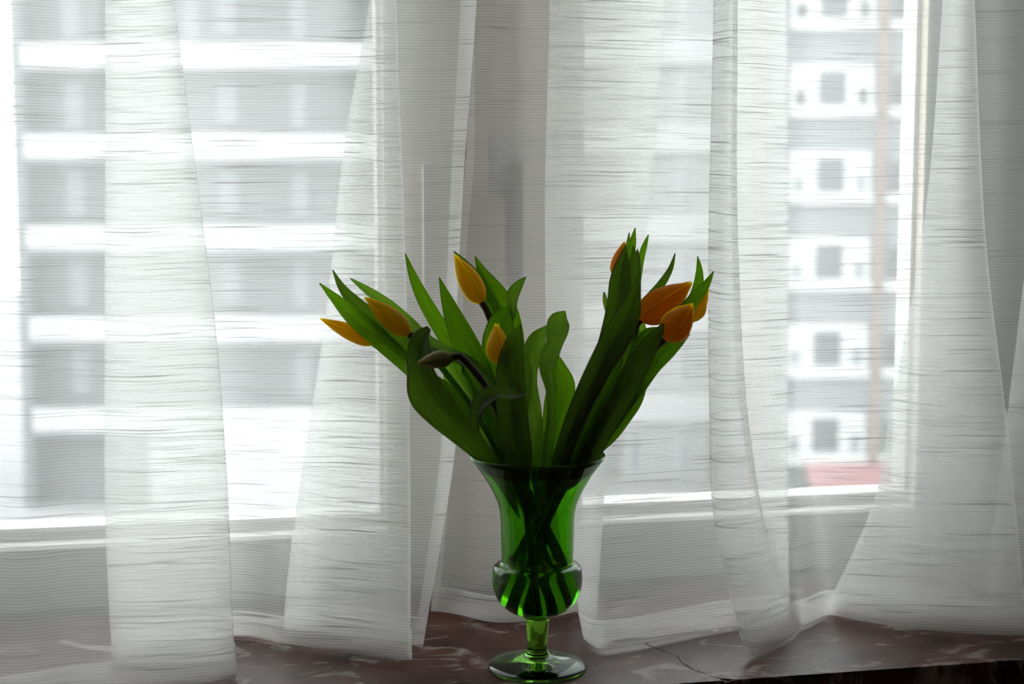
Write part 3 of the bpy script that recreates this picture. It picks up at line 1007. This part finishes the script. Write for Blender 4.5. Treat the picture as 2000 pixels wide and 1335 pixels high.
def bud(parent, base, tip, width, mat='petal', dzb=0.0, dzt=0.0, spin=0.0, fat=0.34, open_=0.05):
    B = pt(*base, dzb); T = pt(*tip, dzt)
    ax = (T - B); Lb = ax.length; ax.normalize()
    V = (CAM - B).normalized()
    e1 = ax.cross(V).normalized(); e2 = e1.cross(ax).normalized()
    Rm = width * S_ / 2
    prof_t = [0.0, 0.06, 0.16, fat, 0.55, 0.75, 0.9, 1.0]
    prof_r = [0.22, 0.56, 0.86, 1.0, 0.90, 0.60, 0.27, open_]
    for k in range(6):
        inner = k % 2 == 1
        ang = spin + k * PI / 3
        vs, fs, uv = [], [], []
        NT, NA = 18, 9
        LL = Lb * (0.97 if inner else 1.0)
        for i in range(NT + 1):
            f = i / NT
            r = crom(prof_r, prof_t, f) * Rm * (0.93 if inner else 1.0)
            half = math.radians(66) * (1 - 0.25 * f) * (1.0 if f < 0.8 else math.sqrt(max(0.0, 1 - ((f - 0.8) / 0.2) ** 2 * 0.92)))
            for j in range(NA):
                s = -1 + 2 * j / (NA - 1)
                a = ang + half * s
                rr_ = r * (1.0 + 0.05 * (1 - s * s) - (0.03 * s if not inner else 0.0)) + (0.02 * Rm * abs(s))
                vs.append(B + ax * (LL * f) + (e1 * math.cos(a) + e2 * math.sin(a)) * rr_)
                uv.append((j / (NA - 1), f))
        for i in range(NT):
            for j in range(NA - 1):
                fs.append((i * NA + j, i * NA + j + 1, (i + 1) * NA + j + 1, (i + 1) * NA + j))
        o = mesh_obj('petal', vs, fs, M[mat], parent, True, uv)
        so = o.modifiers.new('edge', 'SOLIDIFY'); so.thickness = 0.0006; so.use_rim_only = True; so.offset = 0

TULIPS = []
def tulip(label, stem_pts, rad=6.4, brown=2):
    """stem_pts: (x, y, dz) from the cut end up to the flower; the stems are built together below"""
    P = [inside(pt(*p), rad * S_) for p in stem_pts]
    root = empty('tulip', P[0])
    tag(root, label, 'tulip', 'yellow tulips in the green vase')
    TULIPS.append((root, P, rad * S_, brown))
    return root

def build_stems():
    NS = 64
    L_, ks = [], []
    for root, P, rad, brown in TULIPS:
        ts = chord(P)
        L_.append([crom(P, ts, ts[-1] * i / (NS - 1)) for i in range(NS)])
        ks.append(ts[-brown - 1] / ts[-1])
    L_ = np.array([[tuple(p) for p in l] for l in L_])
    rads = np.array([t_[2] for t_ in TULIPS])
    n = len(L_)
    for it in range(160):
        push = np.zeros_like(L_)
        for i in range(n):
            for j in range(i + 1, n):
                d = L_[i][:, None, :] - L_[j][None, :, :]
                dist = np.linalg.norm(d, axis=2)
                need = rads[i] + rads[j] + 0.0006
                m_ = dist < need
                if not m_.any(): continue
                f = np.where(m_, (need - dist) * 0.5 / np.maximum(dist, 1e-5), 0.0)[:, :, None] * d
                push[i] += f.sum(1) / np.maximum(m_.sum(1), 1)[:, None]
                push[j] -= f.sum(0) / np.maximum(m_.sum(0), 1)[:, None]
        push[:, -3:] = 0                                   # the flowers stay where they are
        L_ = L_ + push
        sm = L_.copy()
        sm[:, 1:-1] = L_[:, 1:-1] * 0.7 + (L_[:, :-2] + L_[:, 2:]) * 0.15
        if it < 150: L_[:, :-3] = sm[:, :-3]
        for i in range(n):
            for k in range(NS - 3):
                if L_[i][k][2] < Z_RIM + 0.004: L_[i][k] = tuple(inside(L_[i][k], rads[i]))
    for i, (root, P, rad, brown) in enumerate(TULIPS):
        Q = [Vector(p) for p in L_[i]]
        s_ = tube('stem', Q, [rad] * (NS - 1) + [rad * 0.8], M['stem'], root, sub=1)
        if brown:
            k0 = min(int(ks[i] * (NS - 1)), NS - 5)
            tube('flushed_neck', Q[k0:], [rad * 1.05] * (NS - k0), M['stem_brown'], s_, sub=1)

# t1: farthest out over the curtain fold
t = tulip('yellow tulip bud reaching farthest outward under two long pointed leaves',
          [(1112, 1150, .006), (1082, 1060, .006), (1035, 985, 0), (985, 920, 0), (945, 860, .01), (885, 785, .012), (825, 722, .012), (768, 691, .01), (729, 670, .008)])
bud(t, (732, 670), (626, 622), 33, 'petal', .008, -.004, 0.4)
leaf(t, [(624, 552, 1), (652, 580, 17), (688, 616, 33), (728, 650, 38), (768, 686, 36), (808, 722, 34), (850, 765, 30), (905, 830, 22), (960, 900, 16)], 'leaf', (-.02, .005), (25, 10), 0.3)
leaf(t, [(650, 527, 1), (667, 560, 14), (698, 596, 27), (744, 634, 36), (786, 674, 36), (815, 715, 30), (860, 770, 24), (920, 850, 16)], 'leaf_shaded', (-.028, .0), (20, 30), 0.4)

# t2
t = tulip('yellow tulip bud on a short dark neck just above the lowest outward bud',
          [(1100, 1172, -.014), (1066, 1075, -.014), (1018, 980, -.016), (990, 925, -.012), (960, 850, .0), (905, 768, .004), (852, 702, .004), (818, 666, .002), (798, 651, 0)])
bud(t, (801, 653), (712, 580), 40, 'petal', 0, -.012, 0.9)
leaf(t, [(684, 543, 1), (715, 565, 14), (755, 594, 22), (795, 630, 26), (830, 663, 24), (872, 688, 24), (925, 715, 22), (960, 765, 22), (985, 840, 20), (1000, 910, 16)], 'leaf_light', (.01, .03, -.01, -.01), (20, 40, 30, 20), 0.4)
leaf(t, [(838, 640, 8), (822, 658, 32), (817, 690, 44), (822, 728, 52), (832, 762, 66), (862, 800, 66), (893, 833, 56), (923, 865, 42), (958, 902, 32), (988, 950, 20), (1015, 1010, 12)], 'leaf_shaded', (-.03, -.06, -.05, -.02), (0, -15, 10, 10), 0.45, 0.12, 1.0)
leaf(t, [(848, 732, 4), (868, 758, 26), (892, 790, 34), (914, 828, 30), (940, 872, 22), (965, 915, 14)], 'leaf', (-.02, -.012), (20, 10), 0.3)

# t3
t = tulip('yellow tulip bud standing tall before the window handles, a broad leaf behind',
          [(1068, 1184, .018), (1044, 1080, .018), (1024, 990, .02), (1012, 930, .02), (1003, 820, .025), (985, 700, .03), (962, 625, .03), (939, 588, .03)])
bud(t, (941, 591), (888, 497), 45, 'petal', .03, .02, 0.2)
leaf(t, [(887, 490, 1), (908, 515, 14), (934, 546, 20), (955, 590, 22), (975, 640, 24), (990, 720, 22), (1005, 830, 18)], 'leaf_shaded', (.03, .045), (40, 30), 0.3)
leaf(t, [(928, 500, 1), (942, 532, 22), (962, 568, 44), (984, 606, 52), (1000, 650, 44), (1010, 720, 32), (1018, 820, 24), (1020, 910, 16)], 'leaf', (.035, .04), (10, 15), 0.25)
leaf(t, [(1027, 540, 1), (1013, 556, 17), (1001, 576, 24), (1000, 600, 18), (1003, 626, 8)], 'leaf_light', (.0, .01), (-20, 40), 0.3)
leaf(t, [(1000, 598, 6), (985, 618, 40), (975, 650, 58), (972, 690, 62), (976, 730, 58), (986, 780, 48), (998, 840, 36), (1012, 915, 20)], 'leaf', (.012, .01), (5, 10), 0.3, 0.05)
leaf(t, [(1104, 607, 1), (1093, 624, 38), (1088, 646, 43), (1082, 672, 32), (1071, 698, 38), (1069, 722, 28), (1075, 760, 18), (1076, 810, 16), (1070, 870, 20), (1062, 930, 18), (1052, 1010, 12)], 'leaf_light', (.0, .0, .0, .01), (10, -20, 25, 10), 0.35, 0.06, 2.0)
leaf(t, [(1082, 688, 8), (1092, 716, 26), (1100, 748, 44), (1101, 776, 42), (1095, 812, 28), (1086, 850, 18), (1076, 910, 16), (1062, 990, 12)], 'leaf', (.012, .012), (10, 20), 0.3, 0.05, 2.0)

# t4
t = tulip('small unripe greenish tulip bud drooping on a thick curved dark stem',
          [(1122, 1140, -.004), (1088, 1065, -.012), (1048, 990, -.022), (1012, 920, -.03), (982, 830, -.04), (957, 755, -.045), (932, 712, -.05), (905, 695, -.052), (880, 697, -.054)], 7.0, 4)
bud(t, (884, 698), (815, 708), 33, 'petal_green', -.054, -.06, 0.5)
leaf(t, [(792, 495, 1), (804, 532, 14), (824, 578, 25), (850, 624, 30), (876, 664, 34), (905, 712, 34), (935, 765, 28), (970, 840, 20), (1000, 915, 14)], 'leaf', (.035, .03), (25, 15), 0.35)
leaf(t, [(858, 541, 1), (871, 580, 20), (890, 630, 40), (911, 676, 50), (936, 722, 46), (956, 770, 36), (978, 840, 24), (1003, 920, 16)], 'leaf', (-.01, .0), (10, 20), 0.3)
leaf(t, [(876, 705, 16), (884, 735, 36), (902, 765, 46), (924, 795, 36), (948, 835, 26), (985, 910, 14)], 'leaf_light', (.02, .01), (10, 15), 0.3)
leaf(t, [(905, 700, 8), (918, 738, 30), (938, 775, 34), (955, 815, 30), (965, 855, 26), (990, 920, 16)], 'leaf', (.03, .02), (15, 15), 0.3)

# t5
t = tulip('upright yellow tulip bud half wrapped by a dark leaf in the middle of the bouquet',
          [(1052, 1186, -.02), (1036, 1080, -.026), (1028, 990, -.03), (1022, 930, -.04), (1008, 830, -.046), (991, 760, -.056), (977, 708, -.066)])
bud(t, (975, 710), (970, 631), 42, 'petal', -.068, -.07, 0.1, 0.45, 0.16)
leaf(t, [(1018, 633, 1), (1007, 658, 26), (1000, 690, 42), (996, 730, 52), (997, 770, 54), (1002, 830, 58), (1010, 880, 54), (1020, 940, 28), (1028, 1000, 12)], 'leaf_shaded', (-.085, -.075, -.05), (15, 0, 0), 0.5, 0.06)
leaf(t, [(935, 848, 2), (930, 826, 14), (932, 802, 24), (945, 780, 30), (968, 766, 26), (1000, 768, 22), (1028, 766, 10)], 'leaf_shaded', (-.12, -.125, -.115, -.09), (25, 35, 40), 0.5)
leaf(t, [(1067, 636, 1), (1050, 660, 32), (1037, 695, 36), (1034, 740, 28), (1040, 800, 32), (1045, 850, 30), (1048, 910, 22), (1046, 970, 14)], 'leaf_light', (.02, .02, -.02), (10, 40, 20), 0.4)
leaf(t, [(1022, 700, 12), (1027, 722, 22), (1026, 760, 24), (1022, 800, 20), (1026, 860, 18)], 'leaf_light', (-.05, -.045), (20, 20), 0.3)

# t6
t = tulip('tulip bud almost hidden inside a tall dark upright leaf, only its orange tip showing',
          [(992, 1160, 0), (1022, 1080, -.004), (1058, 990, -.01), (1088, 925, -.01), (1122, 830, -.01), (1162, 720, -.01), (1190, 610, -.008), (1202, 540, -.006)])
bud(t, (1203, 540), (1220, 472), 32, 'petal_orange', -.006, -.006, 0.3)
leaf(t, [(1222, 478, 1), (1217, 512, 24), (1212, 545, 40), (1207, 585, 40), (1199, 625, 36), (1184, 675, 34), (1160, 740, 32), (1130, 815, 28), (1100, 905, 20)], 'leaf_shaded', (-.02, -.03, -.02), (10, 5, 10), 0.5)
leaf(t, [(1180, 570, 2), (1182, 585, 9), (1187, 604, 11), (1192, 630, 10), (1190, 660, 8)], 'leaf_light', (.0, -.004), (10, 10), 0.3)

# t7
t = tulip('largest yellow tulip bud lying almost level over the brown-handle window',
          [(980, 1140, -.014), (1014, 1070, -.02), (1062, 985, -.022), (1102, 922, -.016), (1144, 820, -.008), (1194, 715, 0), (1236, 643, .004), (1254, 622, .006)])
bud(t, (1250, 624), (1351, 551), 62, 'petal_orange', .006, -.01, 0.7, 0.42, 0.07)
leaf(t, [(1251, 529, 1), (1241, 570, 20), (1230, 608, 40), (1207, 648, 50), (1182, 694, 46), (1157, 745, 44), (1132, 800, 40), (1108, 860, 34), (1090, 915, 30), (1068, 980, 14)], 'leaf_shaded', (-.05, -.05, -.03), (15, 0, 5), 0.45)
leaf(t, [(1319, 495, 1), (1310, 523, 9), (1292, 553, 15), (1270, 580, 19), (1248, 607, 22), (1225, 650, 22), (1190, 720, 20), (1150, 810, 16)], 'leaf_shaded', (-.01, -.01), (45, 30), 0.4)

# t8
t = tulip('short plump orange-yellow tulip bud tilted in front of the largest bud',
          [(1006, 1178, -.012), (1038, 1085, -.024), (1080, 990, -.026), (1118, 922, -.024), (1162, 850, -.03), (1216, 762, -.04), (1266, 692, -.045), (1300, 660, -.048)])
bud(t, (1300, 661), (1353, 594), 56, 'petal_orange', -.048, -.075, 0.2, 0.42, 0.10)
leaf(t, [(1296, 632, 4), (1282, 655, 24), (1262, 684, 38), (1235, 730, 42), (1208, 785, 40), (1178, 840, 36), (1150, 895, 34), (1118, 950, 16)], 'leaf_shaded', (-.05, -.05, -.03), (10, 5, 5), 0.45)
leaf(t, [(1394, 530, 1), (1380, 554, 14), (1361, 578, 23), (1338, 605, 26), (1312, 640, 24), (1285, 680, 20)], 'leaf', (-.03, -.02), (20, 25), 0.35)
leaf(t, [(1348, 652, 1), (1330, 665, 15), (1304, 686, 28), (1278, 714, 28), (1252, 748, 24), (1225, 790, 20), (1185, 850, 16)], 'leaf', (-.01, -.01), (20, 15), 0.3, 0.08)

# t9
t = tulip('yellow tulip bud partly hidden behind the short plump bud, its edge against the curtain fold',
          [(1018, 1176, .022), (1050, 1080, .022), (1090, 985, .022), (1125, 925, .026), (1192, 810, .03), (1262, 720, .034), (1322, 650, .036), (1350, 622, .036)])
bud(t, (1345, 628), (1383, 563), 36, 'petal', .036, .03, 0.5, 0.5, 0.18)
leaf(t, [(1363, 500, 1), (1366, 530, 13), (1363, 560, 20), (1352, 590, 22), (1334, 622, 22), (1305, 665, 18)], 'leaf', (.0, .02), (20, 20), 0.3)
leaf(t, [(1258, 738, 6), (1252, 760, 18), (1236, 786, 32), (1216, 816, 32), (1194, 846, 28), (1165, 892, 22), (1130, 950, 14)], 'leaf', (.02, .02), (10, 15), 0.25, 0.15, 0.6)
leaf(t, [(1208, 735, 6), (1192, 788, 26), (1166, 846, 32), (1140, 900, 26), (1110, 955, 16)], 'leaf_light', (-.035, -.03), (10, 10), 0.3)

# t10
t = tulip('pale unopened tulip bud peeking between thin upright leaf tips, topmost of the bouquet',
          [(1040, 1184, .024), (1058, 1080, .026), (1078, 990, .026), (1100, 925, .03), (1142, 800, .032), (1202, 660, .034), (1236, 585, .034), (1243, 545, .034)])
bud(t, (1243, 548), (1245, 486), 18, 'petal_green', .034, .034, 0.4)
leaf(t, [(1241, 445, 1), (1236, 470, 12), (1231, 500, 17), (1228, 540, 20), (1220, 600, 20), (1195, 680, 18)], 'leaf', (.01, .02), (30, 20), 0.4)
leaf(t, [(1229, 454, 1), (1227, 480, 9), (1227, 520, 12), (1222, 580, 12)], 'leaf_light', (.02, .02), (10, 10), 0.3)
leaf(t, [(1236, 480, 1), (1240, 508, 17), (1240, 545, 21), (1234, 590, 20), (1215, 650, 18)], 'leaf_shaded', (.0, .0), (10, 15), 0.4)
leaf(t, [(1267, 458, 1), (1259, 480, 10), (1252, 505, 13), (1246, 540, 14), (1238, 590, 12)], 'leaf', (.03, .03), (30, 20), 0.3)
leaf(t, [(1286, 640, 4), (1268, 652, 26), (1254, 676, 36), (1240, 715, 40), (1215, 775, 40), (1185, 840, 34), (1150, 910, 24)], 'leaf', (.0, .01), (15, 10), 0.35, 0.06)

leaf(t, [(1246, 640, 4), (1230, 672, 26), (1208, 720, 36), (1180, 775, 38), (1152, 835, 36), (1122, 900, 30), (1095, 960, 18)], 'leaf_shaded', (-.012, -.012), (10, 10), 0.35, 0.05, 0.3)
leaf(t, [(1215, 700, 6), (1192, 748, 24), (1166, 800, 30), (1140, 855, 28), (1112, 915, 22), (1085, 975, 14)], 'leaf', (-.022, -.02), (20, 10), 0.35, 0.05, 1.3)
leaf(t, [(1078, 730, 6), (1073, 780, 18), (1070, 825, 22), (1066, 870, 26), (1060, 920, 24), (1050, 985, 18), (1040, 1060, 12)], 'leaf', (.004, -.01), (10, 10), 0.4, 0.04, 1.3)

leaf(t, [(1262, 600, 2), (1250, 636, 20), (1256, 668, 34), (1252, 700, 36), (1236, 745, 34), (1212, 800, 30), (1180, 860, 22), (1150, 910, 14)], 'leaf_light', (.02, .022), (15, 25), 0.4, 0.08, 0.7)
leaf(t, [(1322, 668, 2), (1300, 680, 22), (1282, 704, 26), (1264, 735, 24), (1244, 770, 22), (1215, 815, 16)], 'leaf_light', (.012, .016), (25, 20), 0.35, 0.15, 2.2)
build_stems()
